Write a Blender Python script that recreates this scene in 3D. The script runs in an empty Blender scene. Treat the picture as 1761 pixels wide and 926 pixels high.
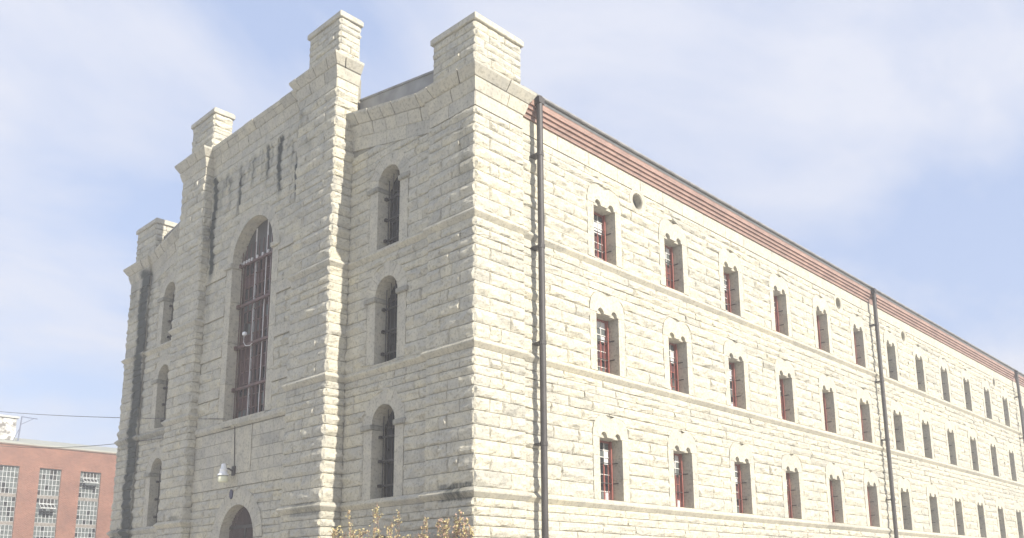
import bpy, bmesh, math, random
import numpy as np
from mathutils import Vector, Matrix, noise

random.seed(11)
S = bpy.context.scene
COL = S.collection
PI = math.pi

# ------------------------------------------------------------------ camera
W, H = 1761.0, 926.0
CAM = np.array([-16.5521556, -17.8276751, -2.43006102])
YAW, PITCH, ROLL = 0.75489882, 0.202478764, -0.0106129141
FOC, CX, CY = 1506.3391, 915.146732, 698.120057


def cam_axes():
    f = np.array([math.cos(PITCH) * math.cos(YAW), math.cos(PITCH) * math.sin(YAW), math.sin(PITCH)])
    r = np.array([math.sin(YAW), -math.cos(YAW), 0])
    u = np.cross(r, f)
    c, s = math.cos(ROLL), math.sin(ROLL)
    return c * r + s * u, -s * r + c * u, f


CR, CU, CF = cam_axes()
cam_d = bpy.data.cameras.new('camera')
cam = bpy.data.objects.new('camera', cam_d)
COL.objects.link(cam)
M = Matrix.Identity(4)
for i in range(3):
    M[i][0], M[i][1], M[i][2], M[i][3] = CR[i], CU[i], -CF[i], CAM[i]
cam.matrix_world = M
cam_d.sensor_width = 36.0
cam_d.sensor_fit = 'HORIZONTAL'
cam_d.lens = FOC / W * 36.0
cam_d.shift_x = (W / 2 - CX) / W
cam_d.shift_y = (CY - H / 2) / W
cam_d.clip_end = 5000
cam_d.clip_start = 0.1
S.camera = cam


def project(P):
    d = np.asarray(P, float) - CAM
    z = d @ CF
    return CX + FOC * (d @ CR) / z, CY - FOC * (d @ CU) / z


# ------------------------------------------------------------------ light
SUN_EL, SUN_AZ = math.radians(32.0), math.radians(1.1)     # from -Y, a degree towards +X
sdir = Vector((math.sin(SUN_AZ) * math.cos(SUN_EL), -math.cos(SUN_AZ) * math.cos(SUN_EL), math.sin(SUN_EL)))
sun_d = bpy.data.lights.new('sun', 'SUN')
sun_d.energy = 4.2
sun_d.angle = math.radians(0.5)
sun_d.color = (1.0, 0.93, 0.81)
sun = bpy.data.objects.new('sun', sun_d)
sun.rotation_euler = sdir.to_track_quat('Z', 'Y').to_euler()
COL.objects.link(sun)

world = bpy.data.worlds.new('World')
S.world = world
world.use_nodes = True
wt = world.node_tree
wt.nodes.clear()
wn = lambda t: wt.nodes.new(t)
wout, wbg, wsky = wn('ShaderNodeOutputWorld'), wn('ShaderNodeBackground'), wn('ShaderNodeTexSky')
wsky.sky_type = 'NISHITA'
wsky.sun_disc = False
wsky.sun_elevation = SUN_EL
wsky.sun_rotation = PI - SUN_AZ
wsky.air_density = 1.0
wsky.dust_density = 1.2
wsky.ozone_density = 1.0
wbg.inputs['Strength'].default_value = 0.087
tc = wn('ShaderNodeTexCoord')
sep = wn('ShaderNodeSeparateXYZ')
wt.links.new(tc.outputs['Generated'], sep.inputs[0])


def wmath(op, a, b=None, clamp=False):
    n = wn('ShaderNodeMath')
    n.operation = op
    n.use_clamp = clamp
    for i, v in enumerate((a, b)):
        if v is None:
            continue
        if isinstance(v, (int, float)):
            n.inputs[i].default_value = v
        else:
            wt.links.new(v, n.inputs[i])
    return n.outputs[0]


zc = wmath('MAXIMUM', wmath('ADD', sep.outputs['Z'], 0.25), 0.05)
px = wmath('DIVIDE', sep.outputs['X'], zc)
py = wmath('DIVIDE', sep.outputs['Y'], zc)
cmb = wn('ShaderNodeCombineXYZ')
wt.links.new(px, cmb.inputs[0])
wt.links.new(py, cmb.inputs[1])
mp = wn('ShaderNodeMapping')
mp.inputs['Scale'].default_value = (1.0, 1.6, 1)
mp.inputs['Rotation'].default_value = (0, 0, 0.5)
mp.inputs['Location'].default_value = (2.15, 0.6, 0)
wt.links.new(cmb.outputs[0], mp.inputs[0])
nz = wn('ShaderNodeTexNoise')
nz.inputs['Scale'].default_value = 1.25
nz.inputs['Detail'].default_value = 7
nz.inputs['Roughness'].default_value = 0.55
nz.inputs['Distortion'].default_value = 0.35
wt.links.new(mp.outputs[0], nz.inputs['Vector'])
cr = wn('ShaderNodeValToRGB')
cr.color_ramp.elements[0].position = 0.40
cr.color_ramp.elements[0].color = (0, 0, 0, 1)
cr.color_ramp.elements[1].position = 0.62
cr.color_ramp.elements[1].color = (0.95, 0.95, 0.95, 1)
wt.links.new(nz.outputs['Fac'], cr.inputs[0])
veil = wn('ShaderNodeMixRGB')            # thin high haze over the clear sky
veil.inputs[0].default_value = 0.72
veil.inputs[2].default_value = (3.5, 4.2, 6.0, 1)
wt.links.new(wsky.outputs[0], veil.inputs[1])
mx = wn('ShaderNodeMixRGB')
mx.inputs[2].default_value = (4.8, 5.0, 5.7, 1)
wt.links.new(cr.outputs[0], mx.inputs[0])
wt.links.new(veil.outputs[0], mx.inputs[1])
wt.links.new(mx.outputs[0], wbg.inputs[0])
wt.links.new(wbg.outputs[0], wout.inputs[0])

S.view_settings.view_transform = 'Standard'
S.view_settings.look = 'None'
S.view_settings.gamma = 1
S.view_settings.exposure = 0.96
S.cycles.max_bounces = 6
S.cycles.diffuse_bounces = 4


# ------------------------------------------------------------------ materials
def new_mat(name):
    m = bpy.data.materials.new(name)
    m.use_nodes = True
    nt = m.node_tree
    b = nt.nodes['Principled BSDF']
    return m, nt, b


def nd(nt, t, **kw):
    n = nt.nodes.new(t)
    for k, v in kw.items():
        setattr(n, k, v)
    return n


def plain(name, col, rough=0.6, metal=0.0, var=0.12, scale=6.0, bump=0.0, bscale=30, spec=0.5):
    m, nt, b = new_mat(name)
    t = nd(nt, 'ShaderNodeTexCoord')
    n = nd(nt, 'ShaderNodeTexNoise')
    n.inputs['Scale'].default_value = scale
    n.inputs['Detail'].default_value = 5
    nt.links.new(t.outputs['Object'], n.inputs['Vector'])
    r = nd(nt, 'ShaderNodeValToRGB')
    r.color_ramp.elements[0].position = 0.3
    r.color_ramp.elements[1].position = 0.7
    r.color_ramp.elements[0].color = tuple(c * (1 - var) for c in col) + (1,)
    r.color_ramp.elements[1].color = tuple(min(1, c * (1 + var)) for c in col) + (1,)
    nt.links.new(n.outputs['Fac'], r.inputs[0])
    nt.links.new(r.outputs[0], b.inputs['Base Color'])
    b.inputs['Roughness'].default_value = rough
    b.inputs['Metallic'].default_value = metal
    b.inputs['Specular IOR Level'].default_value = spec
    if bump:
        n2 = nd(nt, 'ShaderNodeTexNoise')
        n2.inputs['Scale'].default_value = bscale
        n2.inputs['Detail'].default_value = 4
        nt.links.new(t.outputs['Object'], n2.inputs['Vector'])
        bp = nd(nt, 'ShaderNodeBump')
        bp.inputs['Strength'].default_value = bump
        bp.inputs['Distance'].default_value = 0.02
        nt.links.new(n2.outputs['Fac'], bp.inputs['Height'])
        nt.links.new(bp.outputs[0], b.inputs['Normal'])
    return m


def stone_mat(name, base, bump, bscale, stain_on=True, dark=(0.052, 0.06, 0.056)):
    m, nt, b = new_mat(name)
    L = nt.links.new
    geo = nd(nt, 'ShaderNodeNewGeometry')
    n1 = nd(nt, 'ShaderNodeTexNoise')
    n1.inputs['Scale'].default_value = 2.3
    n1.inputs['Detail'].default_value = 6
    L(geo.outputs['Position'], n1.inputs['Vector'])
    r1 = nd(nt, 'ShaderNodeValToRGB')
    e = r1.color_ramp.elements
    e[0].position, e[1].position = 0.32, 0.68
    e[0].color = (base[0] * .87, base[1] * .87, base[2] * .87, 1)
    e[1].color = (base[0] * 1.10, base[1] * 1.08, base[2] * 1.02, 1)
    L(n1.outputs['Fac'], r1.inputs[0])
    at = nd(nt, 'ShaderNodeAttribute', attribute_name='tint')
    # per stone warm / cool and light / dark
    r2 = nd(nt, 'ShaderNodeValToRGB')
    e = r2.color_ramp.elements
    e[0].position, e[1].position = 0, 1
    e[0].color = (.74, .745, .755, 1)
    e[1].color = (1.07, 1.04, .95, 1)
    x = e.new(0.5)
    x.color = (.96, .955, .94, 1)
    L(at.outputs['Fac'], r2.inputs[0])
    mu = nd(nt, 'ShaderNodeMixRGB', blend_type='MULTIPLY')
    mu.inputs[0].default_value = 1
    L(r1.outputs[0], mu.inputs[1])
    L(r2.outputs[0], mu.inputs[2])
    # fine pits and iron marks
    n2 = nd(nt, 'ShaderNodeTexNoise')
    n2.inputs['Scale'].default_value = 11
    n2.inputs['Detail'].default_value = 8
    n2.inputs['Roughness'].default_value = .7
    L(geo.outputs['Position'], n2.inputs['Vector'])
    r3 = nd(nt, 'ShaderNodeValToRGB')
    e = r3.color_ramp.elements
    e[0].position, e[1].position = 0.34, 0.50
    e[0].color = (.48, .47, .44, 1)
    e[1].color = (1, 1, 1, 1)
    L(n2.outputs['Fac'], r3.inputs[0])
    mu2 = nd(nt, 'ShaderNodeMixRGB', blend_type='MULTIPLY')
    mu2.inputs[0].default_value = .75
    L(mu.outputs[0], mu2.inputs[1])
    L(r3.outputs[0], mu2.inputs[2])
    out = mu2.outputs[0]
    if stain_on:
        st = nd(nt, 'ShaderNodeAttribute', attribute_name='stain')
        mp = nd(nt, 'ShaderNodeMapping')
        mp.inputs['Scale'].default_value = (9, 12, 2.6)
        L(geo.outputs['Position'], mp.inputs[0])
        n3 = nd(nt, 'ShaderNodeTexNoise')
        n3.inputs['Scale'].default_value = 1
        n3.inputs['Detail'].default_value = 6
        L(mp.outputs[0], n3.inputs['Vector'])
        ad = nd(nt, 'ShaderNodeMath', operation='ADD')
        L(st.outputs['Fac'], ad.inputs[0])
        sb = nd(nt, 'ShaderNodeMath', operation='MULTIPLY_ADD')
        L(n3.outputs['Fac'], sb.inputs[0])
        sb.inputs[1].default_value = 1.6
        sb.inputs[2].default_value = -0.8
        L(sb.outputs[0], ad.inputs[1])
        m2 = nd(nt, 'ShaderNodeMath', operation='MULTIPLY', use_clamp=True)
        L(ad.outputs[0], m2.inputs[0])
        L(st.outputs['Fac'], m2.inputs[1])
        mx = nd(nt, 'ShaderNodeMixRGB')
        mx.inputs[2].default_value = dark + (1,)
        L(m2.outputs[0], mx.inputs[0])
        L(out, mx.inputs[1])
        out = mx.outputs[0]
    L(out, b.inputs['Base Color'])
    b.inputs['Roughness'].default_value = .9
    b.inputs['Specular IOR Level'].default_value = .25
    n4 = nd(nt, 'ShaderNodeTexNoise')
    n4.inputs['Scale'].default_value = bscale
    n4.inputs['Detail'].default_value = 9
    n4.inputs['Roughness'].default_value = .62
    mpb = nd(nt, 'ShaderNodeMapping')
    mpb.inputs['Scale'].default_value = (.8, .8, 1.35)
    L(geo.outputs['Position'], mpb.inputs[0])
    L(mpb.outputs[0], n4.inputs['Vector'])
    bp = nd(nt, 'ShaderNodeBump')
    bp.inputs['Strength'].default_value = bump
    bp.inputs['Distance'].default_value = 0.06 if bump > .5 else 0.03
    L(n4.outputs['Fac'], bp.inputs['Height'])
    L(bp.outputs[0], b.inputs['Normal'])
    return m


LIME = (0.51, 0.497, 0.442)
M_ROCK = stone_mat('limestone_rock_faced', LIME, .75, 6.0)
M_SMOOTH = stone_mat('limestone_dressed', (0.50, 0.484, 0.428), .16, 14.0)
M_MORTAR = stone_mat('mortar', (0.30, 0.29, 0.255), .4, 12.0)
M_SLATE = plain('weathered_parapet', (0.27, 0.268, 0.26), .85, var=.22, scale=2.0, bump=.4, bscale=9)
M_ROOF = plain('roof_sheet', (0.12, 0.125, 0.13), .6, var=.2)
M_GUTTER = plain('gutter_metal', (0.30, 0.30, 0.295), .45, .3, var=.2, scale=3)
M_PIPE = plain('downpipe_paint', (0.052, 0.047, 0.046), .55, .0, var=.22, scale=2.5)
M_RED = plain('red_window_paint', (0.29, 0.10, 0.08), .5, var=.3, scale=5)
M_BROWN = plain('brown_window_paint', (0.10, 0.07, 0.055), .55, var=.3)
M_WHITEBAR = plain('white_muntin_paint', (0.62, 0.61, 0.58), .55, var=.15)
M_IRON = plain('dark_iron', (0.05, 0.045, 0.042), .55, .2, var=.3)
M_IRONB = plain('brown_grille_paint', (0.12, 0.066, 0.056), .5, .1, var=.35, scale=3)
M_PALEBAR = plain('pale_mullion_paint', (0.58, 0.56, 0.55), .5, var=.15)
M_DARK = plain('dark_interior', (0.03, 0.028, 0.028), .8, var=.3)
M_GALV = plain('galvanised_steel', (0.42, 0.43, 0.44), .35, .6, var=.1)


def glass_mat(name, col, rough=.08, spec=.5):
    m = plain(name, col, rough, var=.25, scale=1.7, spec=spec)
    return m


M_GLASS = glass_mat('dark_window_glass', (0.028, 0.03, 0.034), .06, .6)
M_GLASSP = glass_mat('plum_window_glass', (0.10, 0.055, 0.058), .15)
M_GLASSW = glass_mat('pale_window_glass', (0.60, 0.61, 0.62), .3)  # near-white opaque pane colour
M_GLASSG = glass_mat('grey_window_glass', (0.12, 0.135, 0.135), .12)


def brick_mat(name, c1, c2, mort, w, h, bumpd=.01, axis='X'):
    m, nt, b = new_mat(name)
    L = nt.links.new
    geo = nd(nt, 'ShaderNodeNewGeometry')
    sp = nd(nt, 'ShaderNodeSeparateXYZ')
    L(geo.outputs['Position'], sp.inputs[0])
    cb = nd(nt, 'ShaderNodeCombineXYZ')
    L(sp.outputs[axis], cb.inputs[0])
    L(sp.outputs['Z'], cb.inputs[1])
    br = nd(nt, 'ShaderNodeTexBrick')
    br.inputs['Color1'].default_value = c1 + (1,)
    br.inputs['Color2'].default_value = c2 + (1,)
    br.inputs['Mortar'].default_value = mort + (1,)
    br.inputs['Scale'].default_value = 1
    br.inputs['Brick Width'].default_value = w
    br.inputs['Row Height'].default_value = h
    br.inputs['Mortar Size'].default_value = .008
    br.inputs['Bias'].default_value = 0
    L(cb.outputs[0], br.inputs['Vector'])
    n = nd(nt, 'ShaderNodeTexNoise')
    n.inputs['Scale'].default_value = .8
    n.inputs['Detail'].default_value = 6
    L(geo.outputs['Position'], n.inputs['Vector'])
    r = nd(nt, 'ShaderNodeValToRGB')
    r.color_ramp.elements[0].position = .3
    r.color_ramp.elements[1].position = .7
    r.color_ramp.elements[0].color = (.78, .78, .8, 1)
    r.color_ramp.elements[1].color = (1.1, 1.08, 1.05, 1)
    L(n.outputs['Fac'], r.inputs[0])
    mu = nd(nt, 'ShaderNodeMixRGB', blend_type='MULTIPLY')
    mu.inputs[0].default_value = 1
    L(br.outputs['Color'], mu.inputs[1])
    L(r.outputs[0], mu.inputs[2])
    L(mu.outputs[0], b.inputs['Base Color'])
    b.inputs['Roughness'].default_value = .85
    bp = nd(nt, 'ShaderNodeBump')
    bp.inputs['Strength'].default_value = .5
    bp.inputs['Distance'].default_value = bumpd
    bp.invert = True
    L(br.outputs['Fac'], bp.inputs['Height'])
    L(bp.outputs[0], b.inputs['Normal'])
    return m


M_BRICKC = brick_mat('cornice_brick', (0.24, 0.14, 0.115), (0.33, 0.205, 0.17), (0.34, 0.29, 0.26), .21, .075)
M_BRICKB = brick_mat('factory_brick', (0.18, 0.066, 0.043), (0.26, 0.105, 0.072), (0.33, 0.25, 0.2), .21, .075)


# ------------------------------------------------------------------ helpers
def mesh_obj(name, V, F, mat, parent=None, mats=None, mi=None, attrs=None, smooth=False):
    me = bpy.data.meshes.new(name)
    me.from_pydata([tuple(map(float, v)) for v in V], [], F)
    for m_ in (mats or [mat]):
        me.materials.append(m_)
    if mi is not None:
        me.polygons.foreach_set('material_index', mi)
    if attrs:
        for k, a in attrs.items():
            at = me.attributes.new(k, 'FLOAT', 'POINT')
            at.data.foreach_set('value', np.asarray(a, np.float32))
    if smooth:
        me.polygons.foreach_set('use_smooth', [True] * len(me.polygons))
    me.update()
    o = bpy.data.objects.new(name, me)
    COL.objects.link(o)
    if parent is not None:
        o.parent = parent
    return o


def thing(name, label, cat, loc=(0, 0, 0), group=None):
    o = bpy.data.objects.new(name, None)
    o.empty_display_size = .3
    COL.objects.link(o)
    o.location = loc
    o['label'] = label
    o['category'] = cat
    if group:
        o['group'] = group
    return o


def tag(o, label, cat, group=None):
    o['label'] = label
    o['category'] = cat
    if group:
        o['group'] = group
    return o


class MB:
    def __init__(s):
        s.V, s.F, s.mi = [], [], []

    def quad(s, a, b, c, d, m=0):
        k = len(s.V)
        s.V += [a, b, c, d]
        s.F.append((k, k + 1, k + 2, k + 3))
        s.mi.append(m)

    def box(s, x0, x1, y0, y1, z0, z1, m=0):
        k = len(s.V)
        s.V += [(x0, y0, z0), (x1, y0, z0), (x1, y1, z0), (x0, y1, z0), (x0, y0, z1), (x1, y0, z1), (x1, y1, z1), (x0, y1, z1)]
        for f in ((0, 3, 2, 1), (4, 5, 6, 7), (0, 1, 5, 4), (1, 2, 6, 5), (2, 3, 7, 6), (3, 0, 4, 7)):
            s.F.append(tuple(k + i for i in f))
            s.mi.append(m)

    def tube(s, pts, r, n=8, m=0, taper=None):
        pts = [Vector(p) for p in pts]
        k0 = len(s.V)
        for i, p in enumerate(pts):
            d = (pts[min(i + 1, len(pts) - 1)] - pts[max(i - 1, 0)]).normalized()
            a = d.orthogonal().normalized() if abs(d.z) < .99 else Vector((1, 0, 0))
            if abs(d.z) <= .99:
                a = d.cross(Vector((0, 0, 1))).normalized()
            b = d.cross(a)
            rr = r if taper is None else r + (taper - r) * i / (len(pts) - 1)
            for j in range(n):
                t = 2 * PI * j / n
                s.V.append(tuple(p + a * (math.cos(t) * rr) + b * (math.sin(t) * rr)))
        for i in range(len(pts) - 1):
            for j in range(n):
                q = k0 + i * n
                s.F.append((q + j, q + (j + 1) % n, q + n + (j + 1) % n, q + n + j))
                s.mi.append(m)
        s.F.append(tuple(k0 + j for j in range(n))[::-1])
        s.mi.append(m)
        s.F.append(tuple(k0 + (len(pts) - 1) * n + j for j in range(n)))
        s.mi.append(m)

    def lathe(s, c, prof, n=16, m=0):
        k0 = len(s.V)
        for r, z in prof:
            for j in range(n):
                t = 2 * PI * j / n
                s.V.append((c[0] + r * math.cos(t), c[1] + r * math.sin(t), c[2] + z))
        for i in range(len(prof) - 1):
            for j in range(n):
                q = k0 + i * n
                s.F.append((q + j, q + (j + 1) % n, q + n + (j + 1) % n, q + n + j))
                s.mi.append(m)

    def prism(s, poly, map0, map1, m=0):
        """closed prism between two mapped copies of a 2D polygon"""
        k = len(s.V)
        n = len(poly)
        s.V += [map0(p) for p in poly] + [map1(p) for p in poly]
        s.F.append(tuple(range(k, k + n)))
        s.mi.append(m)
        s.F.append(tuple(range(k + 2 * n - 1, k + n - 1, -1)))
        s.mi.append(m)
        for i in range(n):
            j = (i + 1) % n
            s.F.append((k + i, k + n + i, k + n + j, k + j))
            s.mi.append(m)

    def build(s, name, mat, parent=None, smooth=False, attrs=None, fix=False):
        mats = mat if isinstance(mat, (list, tuple)) else [mat]
        o = mesh_obj(name, s.V, s.F, None, parent, mats=mats, mi=s.mi, smooth=smooth, attrs=attrs)
        if fix:
            bm = bmesh.new()
            bm.from_mesh(o.data)
            bmesh.ops.recalc_face_normals(bm, faces=bm.faces)
            bm.to_mesh(o.data)
            bm.free()
        return o


def bevel(o, w=.012):
    md = o.modifiers.new('bevel', 'BEVEL')
    md.width = w
    md.segments = 1
    md.limit_method = 'ANGLE'


GZ = -4.13                         # ground level (0 = underside of the lowest string course)
DW = 0.144                         # main side wall stands this far behind the corner pier
XW = 0.10                          # wing wall plane
XB = -0.66                         # bay pier plane
XP = -0.30                         # bay panel plane
YC = 12.5                          # centre line of the front
XE = 72.0                          # far end of the side wall
WIN = [6.36 + 4.26 * k + (0.12 if k > 5 else 0) for k in range(15)]
WIN = [x for x in WIN if x < XE - 2]
ROWS = [(0.30, 2.07), (4.62, 2.06), (8.64, 2.02)]
WINGC = [4.31, 25 - 4.31]
AROWS = [(0.30, 2.66), (4.66, 6.95), (8.62, 10.88)]       # sill, spring of the wing windows
AHW = 0.59

# ------------------------------------------------------------------ stains (real weather marks on the front)
STREAKS = [  # y, z top, z bottom, half width, strength
    (15.95, 15.1, 9.6, .16, 1.2), (15.55, 14.9, 12.6, .12, .5), (14.6, 14.7, 12.9, .10, .85), (13.85, 14.9, 11.9, .12, .9),
    (12.75, 14.9, 12.8, .10, .85), (12.3, 15.0, 13.6, .08, .5), (11.7, 15.0, 12.6, .10, 1.05), (10.72, 15.0, 11.8, .12, 1.2), (10.1, 14.9, 13.4, .1, .5),
    (9.35, 15.1, 10.8, .14, 1.2), (8.75, 15.9, 13.9, .14, .8), (8.2, 13.8, 12.6, .2, .7),
    (23.30, 12.9, -4.1, .36, 1.35), (22.6, 12.4, 9.5, .16, .6), (24.5, 12.9, 9.8, .3, .6), (24.2, 9.5, 6.5, .2, .35), (21.9, 12.3, 10.4, .12, .5),
    (4.75, 11.9, 11.2, .6, .75), (9.2, 11.8, 8.4, .1, .35), (15.9, 10.4, 7.2, .15, .5),
    (13.05, 3.7, 1.6, .08, .5), (1.6, 11.4, 10.4, .18, .4), (0.4, 11.5, 8.7, .25, .45),
]
BANDS = [  # y0, y1, z0, z1, strength: dark ledges
    (-.2, 1.7, -.06, .42, 1.0), (6.3, 8.6, -.12, .30, .75), (22.8, 25.2, -.3, .32, .9), (19.5, 22.8, 4.1, 4.55, .6), (22.9, 25.2, 4.0, 4.6, .7),
    (-.2, .9, 4.25, 4.62, .4), (6.4, 7.1, 4.25, 4.65, .4), (6.4, 7.2, 8.3, 8.95, .5), (11.2, 14.6, 3.55, 3.9, .45), (16.4, 17.6, .25, .5, .8),
]


_r = random.Random(21)
for _y in [9.1 + 7.1 * i / 19 + _r.uniform(-.12, .12) for i in range(20)]:
    _t = _r.uniform(14.5, 15.1)
    STREAKS.append((_y, _t, _t - _r.uniform(.7, 2.2), _r.uniform(.05, .1), _r.uniform(.5, .85)))
for _y in [18.7 + 6 * i / 11 + _r.uniform(-.2, .2) for i in range(12)] + [2.3 + 4.0 * i / 7 + _r.uniform(-.2, .2) for i in range(8)]:
    _t = _r.choice([12.0, 8.3, 4.3])
    STREAKS.append((_y, _t, _t - _r.uniform(.5, 1.6), _r.uniform(.05, .12), _r.uniform(.3, .6)))


def stain_at(x, y, z):
    if x > .45 or y < -.35:
        return 0.0
    s = 0.0
    for (sy, zt, zb, w, k) in STREAKS:
        if zb < z < zt and abs(y - sy) < w * 2.2:
            dd = abs(y - sy + .08 * math.sin(z * 2.1 + sy * 3)) / w
            f = max(0, 1 - max(0, dd - .7) / 1.4)
            g = min(1, (zt - z) / .25) * min(1, (z - zb) / 1.1)
            s = max(s, k * f * g)
    if x < .45 and y > -.3:
        for (y0, y1, z0, z1, k) in BANDS:
            if y0 < y < y1 and z0 < z < z1:
                fy = min(1, (y - y0) / .35, (y1 - y) / .35)
                s = max(s, k * .85 * max(0, fy))
    return s


# ------------------------------------------------------------------ stone layer
class Face:
    def __init__(s, O, U, N):
        s.O, s.U, s.N = Vector(O), Vector(U), Vector(N)
        s.flip = s.U.cross(Vector((0, 0, 1))).dot(s.N) < 0

    def p(s, u, z, d):
        return (s.O.x + s.U.x * u + s.N.x * d, s.O.y + s.U.y * u + s.N.y * d, s.O.z + z)


F_SIDE = Face((0, DW, 0), (1, 0, 0), (0, -1, 0))
F_PIL = Face((0, 0, 0), (1, 0, 0), (0, -1, 0))
F_FRONT = Face((0, 0, 0), (0, 1, 0), (-1, 0, 0))
F_WING = Face((XW, 0, 0), (0, 1, 0), (-1, 0, 0))
F_BAYP = Face((XB, 0, 0), (0, 1, 0), (-1, 0, 0))
F_PANEL = Face((XP, 0, 0), (0, 1, 0), (-1, 0, 0))
F_BAYR = Face((0, 6.5, 0), (1, 0, 0), (0, -1, 0))
F_BAYL = Face((0, 16.28, 0), (1, 0, 0), (0, -1, 0))

STONES = []
SEED = [0]


def stone(fc, parent, zf, lf, rf, z0, z1, style='rock', res=.15, proud=0.0, tint=None, bot=None):
    """one block: lf(z), rf(z) bound it sideways, zf(z,u) may shear its height"""
    g = .008
    z0 += g
    z1 -= g
    Hh = z1 - z0
    if Hh < .05:
        return
    SEED[0] += 1
    sd = SEED[0] * 7.31
    lm, rm = lf((z0 + z1) / 2) + g, rf((z0 + z1) / 2) - g
    Lm = rm - lm
    if Lm < .07:
        return
    rnd = random.random
    if style == 'rock':
        e = .035
        nu = max(1, int(round((Lm - 2 * e) / res)))
        nv = max(3, int(round((Hh - 2 * e) / (res * .6))))
        us = [0] + [(e + (Lm - 2 * e) * i / nu) / Lm for i in range(nu + 1)] + [1]
        vs = [0] + [(e + (Hh - 2 * e) * i / nv) / Hh for i in range(nv + 1)] + [1]
        base = .004 + .012 * rnd()
        tu, tv = (rnd() - .5) * .03, (rnd() - .5) * .02
        amp = .022 + .032 * rnd()
        blg = (.020 + .036 * rnd()) * min(1, Hh / .36)
        vpk = .40 + .22 * rnd()
    else:
        us, vs, base, tu, tv, amp = [0, .5, 1], [0, .5, 1], 0, 0, 0, 0
        if Lm > 1.0:
            us = [0, .25, .5, .75, 1]
    V, T = [], []
    nU, nV = len(us), len(vs)
    for j, v in enumerate(vs):
        z = z0 + v * Hh
        l, r = lf(z) + g, rf(z) - g
        if r - l < .03:
            m_ = (l + r) / 2
            l, r = m_ - .015, m_ + .015
        for i, u in enumerate(us):
            uu = l + (r - l) * u
            zz = z
            if 0 < i < nU - 1 and 0 < j < nV - 1 and style == 'rock':
                uu += (rnd() - .5) * res * .35
                zz += (rnd() - .5) * res * .30
            d = proud
            if style == 'rock':
                if 0 < i < nU - 1 and 0 < j < nV - 1:
                    nn = noise.noise(Vector((uu * 2.6 + sd, zz * 5.0, sd * .37)))
                    n2 = noise.noise(Vector((uu * 6.5 + sd, zz * 10, sd * .7)))
                    pk = 1 - abs((v - vpk) / (vpk if v < vpk else 1 - vpk)) ** 1.6
                    d += max(.001, base + (u - .5) * tu + (v - .5) * tv + blg * pk * (1 + .9 * nn) + amp * nn + .5 * amp * n2)
            V.append(fc.p(uu, zf(zz, uu) if zf else zz, d))
    F = []
    for j in range(nV - 1):
        for i in range(nU - 1):
            a = j * nU + i
            F.append((a, a + 1, a + nU + 1, a + nU))
    ring = list(range(nU)) + [j * nU + nU - 1 for j in range(1, nV)] + [(nV - 1) * nU + i for i in range(nU - 2, -1, -1)] + [j * nU for j in range(nV - 2, 0, -1)]
    k = len(V)
    back = []
    for q in ring:
        p = V[q]
        dpt = (p[0] * fc.N.x + p[1] * fc.N.y) - (fc.O.x * fc.N.x + fc.O.y * fc.N.y) + .028
        V.append((p[0] - fc.N.x * dpt, p[1] - fc.N.y * dpt, p[2]))
    n = len(ring)
    for i in range(n):
        j = (i + 1) % n
        F.append((ring[i], k + i, k + j, ring[j]))
    if fc.flip:
        F = [f[::-1] for f in F]
    t = random.gauss(.58, .16) if tint is None else tint
    STONES.append(dict(V=V, F=F, t=min(1, max(0, t)), parent=parent, style=style, nf=nU * nV,
                       ext=(lm, rm, z0, z1), fc=fc))


def openings_to_intervals(u0, u1, z0, z1, ops):
    """ops: list of functions (z)->(l,r) or None; returns list of (lf,rf)"""
    zm = (z0 + z1) / 2
    cuts = []
    for op in ops:
        iv = [op(z) for z in (z0 + .012, zm, z1 - .012)]
        iv = [q for q in iv if q]
        if iv:
            cuts.append((min(q[0] for q in iv), max(q[1] for q in iv), op))
    cuts.sort(key=lambda c: c[0])
    res = []
    cur = lambda z: u0
    curv = u0
    for (a, b, op) in cuts:
        if a > curv + .05:
            def rf(z, op=op, zz=(z0, z1)):
                q = op(z)
                if q is None:
                    for t in (.5, .25, .1, .02):
                        q = op(zz[0] + (zz[1] - zz[0]) * t)
                        if q:
                            break
                    if q is None:
                        q = op(zz[0] + .013)
                    c = (q[0] + q[1]) / 2
                    return c - .01
                return q[0]
            res.append((cur, rf, curv, a))

        def lf(z, op=op, zz=(z0, z1)):
            q = op(z)
            if q is None:
                for t in (.5, .25, .1, .02):
                    q = op(zz[0] + (zz[1] - zz[0]) * t)
                    if q:
                        break
                if q is None:
                    q = op(zz[0] + .013)
                c = (q[0] + q[1]) / 2
                return c + .01
            return q[1]
        cur, curv = lf, b
    if u1 > curv + .05:
        res.append((cur, lambda z: u1, curv, u1))
    return res


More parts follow.
